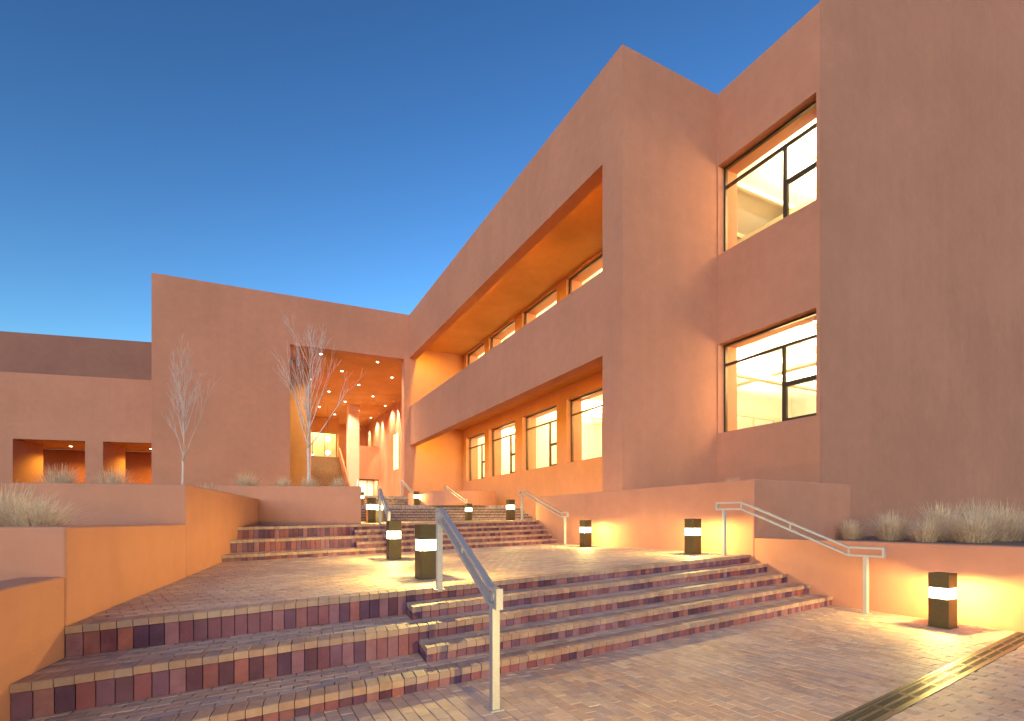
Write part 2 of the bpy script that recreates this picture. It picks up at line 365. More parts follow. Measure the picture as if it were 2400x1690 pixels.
def steps(name, label, P, length, split, own):
    root = empty(name); tag(root, label, kind='structure')
    riser = []; nose = []; lip = []; core = MB()
    def course(k, klow, f0, f1):
        W = length(k); n = max(1, round((f1 - f0) * W / 0.105)); j = 0.0025 / W
        for i in range(n):
            a, b = f0 + (f1 - f0) * i / n + j, f0 + (f1 - f0) * (i + 1) / n - j
            o = rnd.uniform(-0.003, 0.003)
            ft = lambda f, k_, bk, dz: P(k, f, bk) + Vector((0, 0, P(k_, f).z - P(k, f).z + dz))
            zt = -0.062
            fr = [ft(a, klow, 0.012 + o, -0.005), ft(b, klow, 0.012 + o, -0.005), ft(b, k, 0.012 + o, zt), ft(a, k, 0.012 + o, zt)]
            bk = [ft(a, klow, 0.07, -0.005), ft(b, klow, 0.07, -0.005), ft(b, k, 0.07, zt), ft(a, k, 0.07, zt)]
            riser.append((bk, fr))
        # nosing pavers and the row behind them
        dz = [rnd.uniform(-0.002, 0.001) for _ in range(n)]
        for i in range(n):
            a, b = f0 + (f1 - f0) * i / n + j, f0 + (f1 - f0) * (i + 1) / n - j
            e = rnd.uniform(-0.002, 0.003)
            T = [P(k, a, -e), P(k, b, -e), P(k, b, 0.195), P(k, a, 0.195)]
            T = [p + Vector((0, 0, dz[i])) for p in T]
            lip.append(([p - Vector((0, 0, 0.058)) for p in T], T))
    def back_row(k, kup, f0, f1, depth_a, depth_b):
        W = length(k); n = max(1, round((f1 - f0) * W / 0.205)); j = 0.0025 / W
        rows = max(1, round(((depth_a + depth_b) / 2 - 0.2) / 0.1))
        for r in range(rows):
            for i in range(-1, n + 1):
                a, b = i / n + (r % 2) * 0.5 / n, (i + 1) / n + (r % 2) * 0.5 / n
                a, b = max(0, a), min(1, b)
                if b - a < 0.15 / n: continue
                fa, fb = f0 + (f1 - f0) * a + j, f0 + (f1 - f0) * b - j
                q = []
                for f, rr_ in ((fa, r), (fb, r), (fb, r + 1), (fa, r + 1)):
                    dep = depth_a + (depth_b - depth_a) * f - 0.2
                    q.append(P(k, f, 0.2 + dep * rr_ / rows + (0.0025 if rr_ == r else -0.0025)) + Vector((0, 0, -0.002)))
                dzz = rnd.uniform(-0.002, 0.001); q = [p + Vector((0, 0, dzz)) for p in q]
                nose.append(([p - Vector((0, 0, 0.05)) for p in q], q))
    def dep(k, kup, f):
        a = P(k, f); b = P(kup, f); return (Vector((b.x, b.y)) - Vector((a.x, a.y))).length * 0.97 + 0.03
    # seat-high double risers on the west side, single risers from `split` on
    course(1, 0, 0.0, 1.0)
    course(3, 1, 0.0, split); course(5, 3, 0.0, split)
    for k in (2, 3, 4, 5): course(k, k - 1, split, 1.0)
    back_row(1, 3, 0.0, split, dep(1, 3, 0), dep(1, 3, 1)); back_row(3, 5, 0.0, split, dep(3, 5, 0), dep(3, 5, 1))
    for k in (1, 2, 3, 4): back_row(k, k + 1, split, 1.0, dep(k, k + 1, 0), dep(k, k + 1, 1))
    # brick ends of the small blocks
    for k in (2, 4):
        A = P(k, split, 0.012); B = P(k + 1, split, 0.0)
        zl = P(k - 1, split).z; zt = A.z - 0.062; h = (zt - zl) / 2
        for r in range(2):
            for c in range(2):
                s0, s1 = c / 2 + 0.008, (c + 1) / 2 - 0.008
                p0 = A.lerp(B, s0); p1 = A.lerp(B, s1); z0, z1 = zl + h * r + 0.002, zl + h * (r + 1) - 0.003
                d = (B - A).normalized(); nx = Vector((-d.y, d.x, 0))
                fr = [Vector((p1.x, p1.y, z0)), Vector((p0.x, p0.y, z0)), Vector((p0.x, p0.y, z1)), Vector((p1.x, p1.y, z1))]
                riser.append(([p - nx * 0.06 for p in fr], fr))
    # the mass under the bricks
    bb = P(5, 0.0, 0.8), P(5, 1.0, 0.8)
    lev = [(1, 0, 1), (3, 0, split), (5, 0, 1), (2, split, 1), (3, split, 1), (4, split, 1)]
    for k, f0, f1 in lev:
        a, b = P(k, f0 + (0.004 if f0 > 0 else 0), 0.03), P(k, f1, 0.03)
        c, d = P(5, f1, 0.8), P(5, f0, 0.8)
        lo = min(P(0, 0).z, P(0, 1).z) - 0.05
        core.prism([(a.x, a.y), (b.x, b.y), (c.x, c.y), (d.x, d.y)], lo, [a.z - 0.02, b.z - 0.02, b.z - 0.02, a.z - 0.02])
    core.build('step_bed', 'mortar', root)
    pieces(root, 'brick', 'riser', riser, own)
    pieces(root, 'nosing_paver', 'nosing', lip, own, 0.005)
    pieces(root, 'paver', 'paver', nose, own, 0.005)
    return root
steps('lower_steps', 'broad brick steps with seat-high western blocks rising from the lower paving', F1, F1len, 0.282, 290)
steps('upper_steps', 'second flight of broad brick steps between the first landing and the upper court', F2, F2len, 0.275, 240)

# lower paving, cut by the trench drain
DA, DB = Vector((3.59, 2.20)), Vector((8.70, 2.90)); dd = (DB - DA).normalized(); dn = Vector((dd.y, -dd.x)); DW = 0.22
d0 = DA - dd * 9.0
g = [tuple(d0), tuple(DB)]; g2 = [tuple(d0 + dn * DW), tuple(DB + dn * DW)]
root = empty('lower_paving'); tag(root, 'variegated brick paving at the foot of the steps', kind='structure')
m = MB(); m.poly([(-8, -4, -0.055), (8.75, -4, -0.055), (8.75, 5.6, -0.055), (-8, 5.6, -0.055)]); m.build('paving_bed', 'mortar', root)
p1 = F1(1, 0.0, 0.05); p2 = F1(1, 1.0, 0.05)
north = [g[0], (RW - 0.002, g[1][1]), (RW - 0.002, p2.y), (p1.x - 1.0, p1.y - 0.13)]
south = [(-5.0, -3.0), (RW - 0.002, -3.0), (RW - 0.002, g2[1][1]), g2[0]]
its = paving(north, lambda x, y: 0.0, math.pi / 2) + paving(south, lambda x, y: 0.0, math.pi / 2)
pieces(root, 'paver', 'paver', its, 300)

# first landing
def quadz(c):                                     # height over a quad from its corner heights: least-squares plane is enough for so flat a sheet
    (x0, y0, z0), (x1, y1, z1), (x2, y2, z2), (x3, y3, z3) = c
    def zf(x, y):
        v = 0.5; u = 0.5
        for _ in range(6):
            ax, ay = x0 + (x1 - x0) * u, y0 + (y1 - y0) * u; bx, by = x3 + (x2 - x3) * u, y3 + (y2 - y3) * u
            v = ((x - ax) * (bx - ax) + (y - ay) * (by - ay)) / ((bx - ax) ** 2 + (by - ay) ** 2)
            cx, cy_ = x0 + (x3 - x0) * v, y0 + (y3 - y0) * v; ex, ey = x1 + (x2 - x1) * v, y1 + (y2 - y1) * v
            u = ((x - cx) * (ex - cx) + (y - cy_) * (ey - cy_)) / ((ex - cx) ** 2 + (ey - cy_) ** 2)
        return (z0 + (z1 - z0) * u) * (1 - v) + (z3 + (z2 - z3) * u) * v
    return zf
def landing(name, label, A, B, C, D, ang, own):
    root = empty(name); tag(root, label, kind='structure')
    zf = quadz([tuple(A), tuple(B), tuple(C), tuple(D)])
    m = MB(); m.prism([p[:2] for p in (A, B, C, D)], [p[2] - 0.5 for p in (A, B, C, D)], [p[2] - 0.012 for p in (A, B, C, D)]); m.build('paving_bed', 'mortar', root)
    if own is not None: pieces(root, 'paver', 'paver', paving([p[:2] for p in (A, B, C, D)], zf, ang), own)
    return root
A, B = F1(5, 0.0, 0.2), F1(5, 1.0, 0.2); C, D = F2(0, 1.0, 0.015), F2(0, 0.0, 0.015)
landing('first_landing', 'wide brick-paved landing between the two broad flights of steps', tuple(A), tuple(B), tuple(C), tuple(D), math.radians(14), 300)
# upper court, two further flights and the hall forecourt
A, B = F2(5, 0.0, 0.2), F2(5, 1.0, 0.2)
root = empty('upper_court'); tag(root, 'pale paved court at the head of the second flight', kind='structure')
m = MB(); m.prism([(A.x, A.y), (B.x, B.y), (12.2, 15.2), (12.2, 21.4), (4.2, 25.5), (-1.0, 26.5)], [0.8] * 6, [A.z - 0.004, B.z - 0.004, 1.446, 1.446, 1.42, 1.36]); m.build('paving', 'paving_far', root)
def plain_flight(name, label, Lp, Rp, z0, rise, n, tread, back):
    root = empty(name); tag(root, label, kind='structure')
    d = Vector((Rp[0] - Lp[0], Rp[1] - Lp[1])).normalized(); nx = Vector((-d.y, d.x))
    for k in range(n):
        a = Vector(Lp) + nx * tread * k; b = Vector(Rp) + nx * tread * k; e = nx * ((tread if k < n - 1 else 0) + back)
        m = MB(); m.prism([tuple(a), tuple(b), tuple(b + e), tuple(a + e)], z0 - 0.1, z0 + rise * (k + 1) - 0.055); s = m.build('step', 'brick_far', root)
        o = nx * -0.012; t = nx * (tread + 0.0)
        m = MB(); m.prism([tuple(a + o), tuple(b + o), tuple(b + t), tuple(a + t)], z0 + rise * (k + 1) - 0.055, z0 + rise * (k + 1)); m.build('tread', 'paving_far', s)
    return nx
plain_flight('court_steps', 'third flight of brick steps crossing the upper court below the curved planter', (4.4, 25.45), (12.15, 21.25), 1.40, 0.138, 6, 0.36, 0.05)
m = MB(); m.prism([(4.0, 27.6), (12.2, 23.2), (12.2, 30.5), (8.72, 30.5), (3.6, 30.7)], 1.6, 2.22)
tag(m.build('hall_forecourt', 'paving_far'), 'paved forecourt before the tall hall opening', kind='structure')
plain_flight('hall_steps', 'narrow far flight of brick steps climbing into the hall opening', (5.0, 29.15), (8.5, 28.85), 2.20, 0.136, 5, 0.33, 0.05)
m = MB(); m.prism([(2.2, 30.35), (8.5, 30.15), (11.2, 31.2), (11.2, 57), (2.2, 57)], 2.2, 2.88)
tag(m.build('hall_floor', 'paving_far'), 'paved floor inside the tall hall opening', kind='structure')

# ---------------------------------------------------------------- retaining walls and planters
def wall_thing(name, label, m, mat='stucco', cat='wall', bevel=0.025, group=None):
    return m.build(name, mat, None, bevel=bevel, label=label, cat=cat, **({'group': group} if group else {}))
m = MB(); m.prism([(LW(-3) - 0.3, -3), (LW(-3), -3), (LW(5.10), 5.10), (LW(5.10) - 0.3, 5.20)], -0.1, 0.976)
wall_thing('retaining_wall', 'low stucco retaining wall beside the seat-high step blocks', m)
cw = Vector((-0.945, 0.3275))
def cross(p, ln, z0, z1, th=0.3):
    p = Vector(p); q = p + cw * ln; n = Vector((0.3275, 0.945)) * th
    m = MB(); m.prism([tuple(q), tuple(p), tuple(p + n), tuple(q + n)], z0, z1); return m
def ell(y0, y1, ln, z):
    a = Vector((LW(y0), y0)); q = a + cw * ln; n = Vector((0.3275, 0.945)) * 0.3; k = a + cw * (0.3 / 0.945)
    m = MB(); m.prism([tuple(q), tuple(a), (LW(y1), y1), (LW(y1) - 0.3, y1 + 0.10), (LW(y0 + 0.45) - 0.3, y0 + 0.45), tuple(q + n)], -0.1, z); return m
wall_thing('planter_wall', 'middle planter wall turning the corner beside the first landing, big straw grass on top', ell(5.105, 8.262, 10, 1.36))
wall_thing('planter_wall', 'tallest western planter wall turning the corner up to the second flight', ell(8.267, 14.46, 12, [1.905, 1.905, 1.965, 1.965, 1.905, 1.905]))
m = MB(); m.prism([(-0.7, 14.87), (LW(14.46) + 0.01, 14.50), (2.6, 13.5), (2.6, 13.85), (0.0, 14.95), (-0.7, 15.25)], 1.1, 2.30)
wall_thing('planter_wall', 'cross wall under the pale tree at the head of the steps', m)
m = MB(); m.prism([(2.3, 13.98), (2.6, 13.855), (4.3, 25.3), (4.3, 30.3), (4.0, 30.3), (4.0, 25.3)], 1.1, 2.299)
wall_thing('planter_wall', 'long low planter wall running back to the hall', m)
def soil(name, label, pts, z0, z1):
    m = MB(); m.prism(pts, z0, z1); return tag(m.build(name, 'soil'), label, kind='structure')
soil('planter_soil', 'mulch of the lowest western planter', [(-11, -3), (LW(-3) - 0.29, -3), (LW(5.1) - 0.29, 5.2), (-11, 8.4)], -0.05, 0.86)
soil('planter_soil', 'mulch of the middle western planter', [(-11, 8.8), (LW(5.2) - 0.29, 5.45), (LW(8.2) - 0.29, 8.4), (-12, 12.2)], -0.05, 1.27)
soil('terrace', 'upper planted terrace before the hall and the gallery', [(-40, 22), (-12, 12.6), (LW(8.3) - 0.29, 8.6), (LW(14.4) - 0.29, 14.6), (2.4, 14.0), (4.1, 26), (4.1, 31.5), (-40, 60)], -0.05, 1.80)
soil('planter_soil', 'mulch bed under the pale tree', [(-0.6, 15.2), (0.0, 14.9), (2.35, 13.95), (4.05, 25.2), (4.05, 30.4), (-1.5, 30.6)], 1.0, 2.16)

m = MB(); m.prism([(RW, -3), (RW + 0.34, -3), (RW + 0.34, 6.728), (RW, 6.728)], -0.1, 1.08)
wall_thing('planter_wall', 'long low stucco wall behind the single lit bollard and the drain', m)
root = empty('planter_wall', (0, 0, 0)); tag(root, 'taller eastern planter wall flush with the building pier', 'wall')
m = MB(); m.prism([(RW, 6.73), (11.88, 6.73), (11.88, 7.63), (11.55, 7.63), (11.55, 7.05), (RW + 0.34, 7.05), (RW + 0.34, 15.2), (RW, 15.2)], -0.1, 2.22); m.build('wall_body', 'stucco', root, bevel=0.025)
m = MB(); m.prism([(9.05, 14.9), (12.19, 14.9), (12.19, 15.19), (9.05, 15.19)], 0.5, 2.218); m.build('end_wall', 'stucco', root)
soil('planter_soil', 'mulch of the long eastern planter', [(9.0, -3), (30, -3), (30, 7.62), (11.8, 7.62), (11.7, 6.9), (9.0, 6.9)], -0.05, 1.02)
soil('planter_soil', 'mulch of the raised eastern planter', [(9.0, 7.0), (11.6, 7.0), (11.6, 7.7), (12.19, 7.7), (12.19, 14.95), (9.0, 14.95)], 0.0, 2.10)

# curved planter on the forecourt
root = empty('curved_planter'); tag(root, 'curved stucco planter wall on the forecourt beside two lit bollards', 'planter')
m = MB(); m2 = MB(); cx, cy_, ro = 10.6, 27.2, 2.9; pts = []
for k in range(25):
    a = math.radians(180 + 105 * k / 24); pts.append((cx + ro * math.cos(a), cy_ + ro * 1.15 * math.sin(a)))
for (a, b) in zip(pts, pts[1:]):
    ia, ib = [(cx + (p[0] - cx) * 0.9, cy_ + (p[1] - cy_) * 0.9) for p in (a, b)]
    m.prism([a, b, ib, ia], 2.2, 2.92)
m.build('wall_body', 'stucco', root, fix=True)
m2.prism([(cx + (p[0] - cx) * 0.92, cy_ + (p[1] - cy_) * 0.92) for p in pts] + [(11.4, 27.2)], 2.2, 2.8); m2.build('mulch', 'soil', root)

# ---------------------------------------------------------------- the classroom wing
wing = empty('classroom_wing', (8.7, 10.66, 0)); tag(wing, 'two-storey rose stucco building with a long open balcony and lit windows', 'building')
wing.location = (0, 0, 0)
XL, XW, YE, YB, YC, ZT = 8.70, 12.20, 10.66, 30.50, 7.63, 13.84
slab('balcony_wall', 'stucco', wing, 'x', XL, XL + 0.45, YE, YB, 2.215, ZT, [(11.5, YB + 1, 8.29, 11.23), (11.5, YB + 1, -1, 5.96)])
slab('end_wall', 'stucco', wing, 'y', YE, YE + 0.45, XL + 0.45, XW - 0.002, 0.3, ZT)
wl_ = [(15.45, 18.65), (19.45, 22.65), (23.45, 26.65), (27.25, 30.05)]
holes = [(a, b, 3.90, 6.62) for a, b in wl_] + [(a, b, 9.05, 11.82) for a, b in wl_] + [(YC + 0.09, YE - 0.03, 3.96, 6.56), (YC + 0.09, YE - 0.03, 9.15, 11.75)]
slab('window_wall', 'stucco', wing, 'x', XW, XW + 0.8, YC, YB + 0.5, 0.3, ZT, holes)
slab('front_wall', 'stucco_shaded', wing, 'y', YC, YC + 0.45, XW + 0.802, 34, 0.3, 19.5)
# thin skin repeating the front wall's painted shade on its corner return
m = MB(); m.box(XW, XW + 0.801, YC - 0.012, YC - 0.002, 0.3, 19.5); m.build('front_shade_skin', 'stucco_shaded', wing)
slab('balcony_end', 'stucco', wing, 'y', YB, YB + 0.45, XL, XW - 0.002, 0.3, ZT)
def flat(name, mat, parent, x0, x1, y0, y1, z0, z1): m = MB(); m.box(x0, x1, y0, y1, z0, z1); return m.build(name, mat, parent)
flat('arcade_ceiling', 'stucco_lamplit', wing, XL + 0.452, XW - 0.002, YE + 0.452, YB - 0.002, 7.20, 7.45)
flat('balcony_floor', 'paving_far', wing, XL + 0.452, XW - 0.002, YE + 0.452, YB - 0.002, 7.46, 7.55)
flat('balcony_ceiling', 'stucco_lamplit', wing, XL + 0.452, XW - 0.002, YE + 0.452, YB - 0.002, 11.90, 12.15)
flat('roof', 'roof', wing, XL + 0.452, 34, YE + 0.452, YB + 14, 13.2, 13.4)
flat('roof', 'roof', wing, XW + 0.802, 34, YC + 0.452, YE + 0.45, 13.2, 13.4)
# rooms behind the glass
XI, XO = XW + 0.802, 21.0
for zf, zc in ((3.05, 7.18), (7.60, 12.35)):
    flat('room_floor', 'room_floor', wing, XI, XO, YC + 0.46, YB, zf - 0.15, zf)
    flat('room_ceiling', 'white_plaster', wing, XI, XO, YC + 0.46, YB, zc, zc + 0.15)
    flat('room_back_wall', 'white_plaster', wing, XO, XO + 0.15, YC + 0.46, YB, zf, zc)
    for y in (YC + 0.46, 14.4, 22.9, YB - 0.1): flat('room_partition', 'white_plaster', wing, XI + 0.01, XO - 0.01, y, y + 0.1, zf + 0.002, zc - 0.002)
    for k in range(11):
        y = 9.4 + 2.05 * k
        if abs(y - 14.4) > 0.3 and abs(y - 22.9) > 0.3: flat('ceiling_beam', 'lampcore', wing, XI + 0.02, XO - 0.02, y, y + 0.09, zc - 0.16, zc - 0.003)
    flat('ceiling_duct', 'lampcore', wing, 16.6, 17.0, YC + 0.6, 14.3, zc - 0.55, zc - 0.25); flat('ceiling_duct', 'lampcore', wing, 16.6, 17.0, 14.6, YB - 0.2, zc - 0.55, zc - 0.25)
# glazed screen seen inside the lower room
m = MB()
for x in (15.2, 16.4, 17.6, 18.8): m.box(x, x + 0.07, 13.6, 13.67, 3.05, 5.5)
m.box(14.0, 20.5, 13.58, 13.69, 5.45, 5.57); m.box(14.0, 20.5, 13.59, 13.68, 4.05, 4.10); m.build('room_screen', 'lampcore', wing)
slab('far_wall', 'stucco_shaded', wing, 'x', 33.6, 34, YC + 0.46, YB + 14, 0.3, ZT)

def window(parent, y0, y1, z0, z1, tz, my, mz, xf=XW + 0.24, detail=True):
    """frame, transom, mullion and panes in the plane x = xf"""
    fw = 0.055; x0, x1 = xf, xf + 0.09
    m = MB(); m.box(x0, x1, y0, y0 + fw, z0, z1); m.box(x0, x1, y1 - fw, y1, z0, z1); m.box(x0, x1, y0 + fw, y1 - fw, z0, z0 + fw); m.box(x0, x1, y0 + fw, y1 - fw, z1 - fw, z1)
    w = m.build('window', 'bronze', parent)
    ia, ib, ja, jb = y0 + fw, y1 - fw, z0 + fw, z1 - fw
    t = 0.035
    flat('transom', 'bronze', w, x0 + 0.004, x1 - 0.004, ia, ib, tz - t, tz + t)
    flat('mullion', 'bronze', w, x0 + 0.004, x1 - 0.004, my - t, my + t, ja, tz - t)
    flat('transom', 'bronze', w, x0 + 0.008, x1 - 0.008, ia, my - t, mz - t, mz + t)
    m = MB(); s = 0.05; a, b, c, d = ia, my - t, ja, mz - t   # the opening sash
    m.box(x0 - 0.015, x1 - 0.02, a, a + s, c, d); m.box(x0 - 0.015, x1 - 0.02, b - s, b, c, d); m.box(x0 - 0.015, x1 - 0.02, a + s, b - s, c, c + s); m.box(x0 - 0.015, x1 - 0.02, a + s, b - s, d - s, d)
    m.build('sash', 'bronze', w)
    xp = x0 + 0.045
    for (a, b, c, d) in ((ia, ib, tz + t, jb), (my + t, ib, ja, tz - t), (ia, my - t, mz + t, tz - t), (ia + s, my - t - s, ja + s, mz - t - s)):
        flat('pane', 'pane', w, xp, xp + 0.008, a, b, c, d)
    return w
for a, b in wl_:
    window(wing, a, b, 3.90, 6.62, 5.98, a + 1.0, 4.95); window(wing, a, b, 9.05, 11.82, 10.95, a + 1.0, 10.0, XW + 0.14)
window(wing, YC + 0.09, YE - 0.03, 3.96, 6.56, 5.97, 8.75, 4.98); window(wing, YC + 0.09, YE - 0.03, 9.15, 11.75, 11.17, 8.72, 10.22)

WARM = (1.0, 0.80, 0.52); ORANGE = (1.0, 0.68, 0.03)
def pendant(x0, x1, y, z, label, energy, down=0):
    t = empty('linear_pendant', ((x0 + x1) / 2, y, z)); tag(t, label, 'lamp', 'linear pendants hanging in the lit rooms')
    h = (x1 - x0) / 2
    m = MB(); m.box(-h, h, -0.09, 0.09, -0.03, 0.03); m.build('housing', 'lampcore', t)
    m = MB(); m.box(-h + 0.03, h - 0.03, -0.07, 0.07, 0.032, 0.040); m.build('tube', 'tube', t)
    for s in (-0.7, 0.7):
        m = MB(); m.tube([(s * h, 0, 0.03), (s * h, 0, 0.62)], 0.006, 5); m.build('cable', 'bronze', t)
    lamp('pendant_light', 'AREA', (0, 0, 0.06), energy, WARM, t, shape='RECTANGLE', size=2 * h, size_y=0.15, rot=(math.pi, 0, 0))
    if down:
        lamp('pendant_downlight', 'POINT', (-h + 0.5, 0, -0.25), down, (1.0, 0.72, 0.32), t, shadow_soft_size=0.9)
pendant(14.3, 20.0, 9.1, 11.7, 'grey linear pendant behind the upper window of the tall corner', 1638, 330)
pendant(14.0, 20.0, 9.6, 6.55, 'grey linear pendant behind the lower window of the tall corner', 1170, 330)
pendant(13.6, 20.0, 12.6, 6.55, 'grey linear pendant over the glazed screen in the lower corner room', 936)
for i, y in enumerate((17.0, 21.0, 25.0, 28.6)):
    n = ('first', 'second', 'third', 'fourth')[i]
    pendant(13.9, 20.0, y, 6.55, 'linear pendant in the lower room, behind the %s arcade window from the pier' % n, 1014, 300)
    pendant(13.9, 20.0, y, 11.7, 'linear pendant in the upper room, behind the %s balcony window from the pier' % n, 780, 260)
def strip_light(parent, x, y, z, energy, col=ORANGE):
    m = MB(); m.box(x - 0.06, x + 0.06, y - 0.6, y + 0.6, z, z + 0.05); s = m.build('strip_light', 'lampcore', parent)
    m = MB(); m.box(x - 0.045, x + 0.045, y - 0.55, y + 0.55, z - 0.006, z - 0.002); m.build('diffuser', 'down', s)
    lamp('strip_lamp', 'AREA', (x, y, z - 0.02), energy, col, s, shape='RECTANGLE', size=0.1, size_y=1.1, rot=(0, 0, 0))
for y in (13.5, 17.2, 21.0, 24.8, 28.6):
    strip_light(wing, XL + 0.56, y, 7.14, 105); strip_light(wing, XL + 0.56, y, 11.84, 125)

# ---------------------------------------------------------------- the hall with the tall opening
hall = empty('entrance_hall'); tag(hall, 'tall rose stucco hall with a deep lit opening and ceiling downlights', 'building')
def hy(x): return 30.5 + (8.7 - x) * 0.7 / 12.95
H0, H1, HZ = 2.10, 8.40, 11.15
def hall_piece(name, x0, x1, z0, z1, mat='stucco'):
    m = MB(); m.prism([(x0, hy(x0)), (x1, hy(x1)), (x1, hy(x1) + 0.6), (x0, hy(x0) + 0.6)], z0, z1); return m.build(name, mat, hall)
m = MB()                                           # the front with its opening as one skin
pts = [(-4.25, 1.0), (H0, 1.0), (H0, HZ), (H1, HZ), (H1, 1.0), (XL - 0.003, 1.0), (XL - 0.003, ZT), (-4.25, ZT)]
n = len(pts)
fr = [(x, hy(x), z) for x, z in pts]; bk = [(x, hy(x) + 0.6, z) for x, z in pts]
m.poly(fr); m.poly(bk[::-1])
for k in range(n): m.poly([fr[k], bk[k], bk[(k + 1) % n], fr[(k + 1) % n]])
m.build('front_wall', 'stucco', hall, fix=True)
flat('side_wall', 'stucco', hall, -4.25, -3.8, 31.81, 58, 1.0, ZT)
flat('roof', 'roof', hall, -3.8, 12.0, 31.6, 58, 12.8, 13.0)
flat('ceiling', 'stucco_lamplit', hall, 1.5, 11.6, 31.5, 57, 11.30, 11.5)
flat('inner_wall', 'stucco', hall, 11.10, 11.5, 31.0, 57, 2.8, 11.298)
flat('inner_wall', 'stucco_lamplit', hall, 1.6, 3.45, 34.3, 34.7, 1.9, 11.298)
flat('inner_wall', 'stucco_lamplit', hall, 1.6, 2.05, 34.7, 52, 1.9, 11.298)
flat('inner_wall', 'stucco', hall, 2.05, 4.55, 44.0, 44.3, 1.9, 11.298)
flat('end_wall', 'stucco', hall, 7.9, 11.10, 55.0, 55.4, 5.6, 11.298)
flat('end_wall', 'stucco', hall, 8.9, 11.10, 49.0, 49.3, 5.35, 8.4)
slab('end_wall', 'stucco_lamplit', hall, 'y', 52.0, 52.4, 2.05, 7.9, 2.8, 11.298, [(4.4, 7.7, 7.4, 9.9)])
flat('column', 'stucco_frontlit', hall, 7.65, 8.55, 45.3, 46.2, 2.8, 11.299)
# inner stair
for k in range(16):
    flat('stair_step', 'wood', hall, 4.55, 7.6, 44.6 + 0.36 * k, 44.6 + 0.36 * (k + 1) + (0.4 if k == 15 else 0.02), 2.85, 3.15 + 0.28 * k)
for x in (4.40, 7.62):
    m = MB(); m.hexa([(x, 44.4, 2.9), (x + 0.13, 44.4, 2.9), (x + 0.13, 50.4, 6.9), (x, 50.4, 6.9)], [(x, 44.4, 4.2), (x + 0.13, 44.4, 4.2), (x + 0.13, 50.4, 8.3), (x, 50.4, 8.3)]); m.build('stair_wall', 'stucco_red', hall)
# lit rooms beyond: a bright landing above the stair and a glazed door
flat('landing_wall', 'white_plaster', hall, 4.0, 8.0, 54.6, 54.8, 6.9, 11.0)
flat('landing_floor', 'room_floor', hall, 4.0, 8.0, 52.4, 54.6, 7.2, 7.35)
w = flat('window', 'bronze', hall, 4.4, 7.7, 52.15, 52.2, 9.83, 9.9)
for x in (4.4, 5.5, 6.6, 7.64): flat('mullion', 'bronze', w, x, x + 0.06, 52.15, 52.2, 7.4, 9.83)
for a, b in ((4.46, 5.5), (5.56, 6.6), (6.66, 7.64)): flat('pane', 'pane', w, a, b, 52.17, 52.18, 7.4, 9.83)
lamp('landing_lamp', 'AREA', (6.0, 53.6, 10.9), 190, (1.0, 0.78, 0.28), w, shape='RECTANGLE', size=3.0, size_y=1.2)
dr = flat('door', 'bronze', hall, 8.9, 11.0, 49.0, 49.06, 5.22, 5.34)
for x in (8.9, 9.93, 10.94): flat('door_stile', 'bronze', dr, x, x + 0.06, 49.0, 49.06, 2.88, 5.22)
for a, b in ((8.96, 9.93), (9.99, 10.94)): flat('pane', 'pane', dr, a, b, 49.02, 49.03, 2.9, 5.22)
flat('lobby_wall', 'white_plaster', hall, 8.7, 11.1, 51.8, 52.0, 2.8, 5.6); flat('lobby_ceiling', 'white_plaster', hall, 8.7, 11.1, 49.3, 51.8, 5.45, 5.6)
lamp('lobby_lamp', 'AREA', (9.9, 50.4, 5.4), 150, WARM, dr, shape='RECTANGLE', size=1.8, size_y=1.2)
sw = flat('slit_window', 'bronze', hall, 11.06, 11.098, 42.75, 42.95, 5.7, 8.8)
for a, b in ((42.2, 42.7), (43.0, 43.5)):
    flat('pane', 'slit', sw, 11.07, 11.095, a, b, 5.75, 8.7)
# ceiling downlights on their grid
gx = (3.88, 5.55, 7.20, 8.85, 10.50); gy = (32.3, 35.3, 38.3, 41.3, 44.2, 47.2, 49.9)
dm = MB(); dm.tube([(0, 0, 0.0), (0, 0, 0.03)], [0.075, 0.075], 14); dme = dm.mesh('downlight'); dme.materials.append(M['down'])
rm = MB(); rm.tube([(0, 0, 0.004), (0, 0, 0.03)], [0.105, 0.105], 14); rme = rm.mesh('ring'); rme.materials.append(M['lampcore'])
for j, y in enumerate(gy):
    for i, x in enumerate(gx):
        if (i + j) % 2: continue
        o = bpy.data.objects.new('downlight', rme); COL.objects.link(o); o.parent = hall; o.location = (x, y, 11.272)
        e = bpy.data.objects.new('lens', dme); COL.objects.link(e); e.parent = o; e.location = (0, 0, -0.008)
        lamp('downlight_lamp', 'SPOT', (0, 0, -0.03), 1000, (1.0, 0.78, 0.46), o, spot_size=math.radians(125), spot_blend=0.7, shadow_soft_size=0.1)
for y in (42.2, 47.7, 53.4):
    o = bpy.data.objects.new('wall_washer', rme); COL.objects.link(o); o.parent = hall; o.location = (10.72, y, 11.268)
    lamp('washer_lamp', 'SPOT', (0, 0, -0.02), 1500, (1.0, 0.74, 0.45), o, spot_size=math.radians(46), spot_blend=0.35, shadow_soft_size=0.04, rot=(0, math.radians(-8), 0))
for z in (8.40, 7.26):
    t = empty('globe_pendant', (6.12, 46.3, z)); tag(t, 'glowing globe pendant over the hall stair, the %s of two' % ('upper' if z > 8 else 'lower'), 'lamp', 'globe pendants over the hall stair')
    bm = bmesh.new(); bmesh.ops.create_icosphere(bm, subdivisions=3, radius=0.17); me = bpy.data.meshes.new('globe'); bm.to_mesh(me); bm.free(); me.materials.append(M['globe'])
    o = bpy.data.objects.new('globe', me); COL.objects.link(o); o.parent = t
    m = MB(); m.tube([(0, 0, 0.16), (0, 0, 11.3 - z)], 0.012, 6); m.build('cable', 'bronze', t)

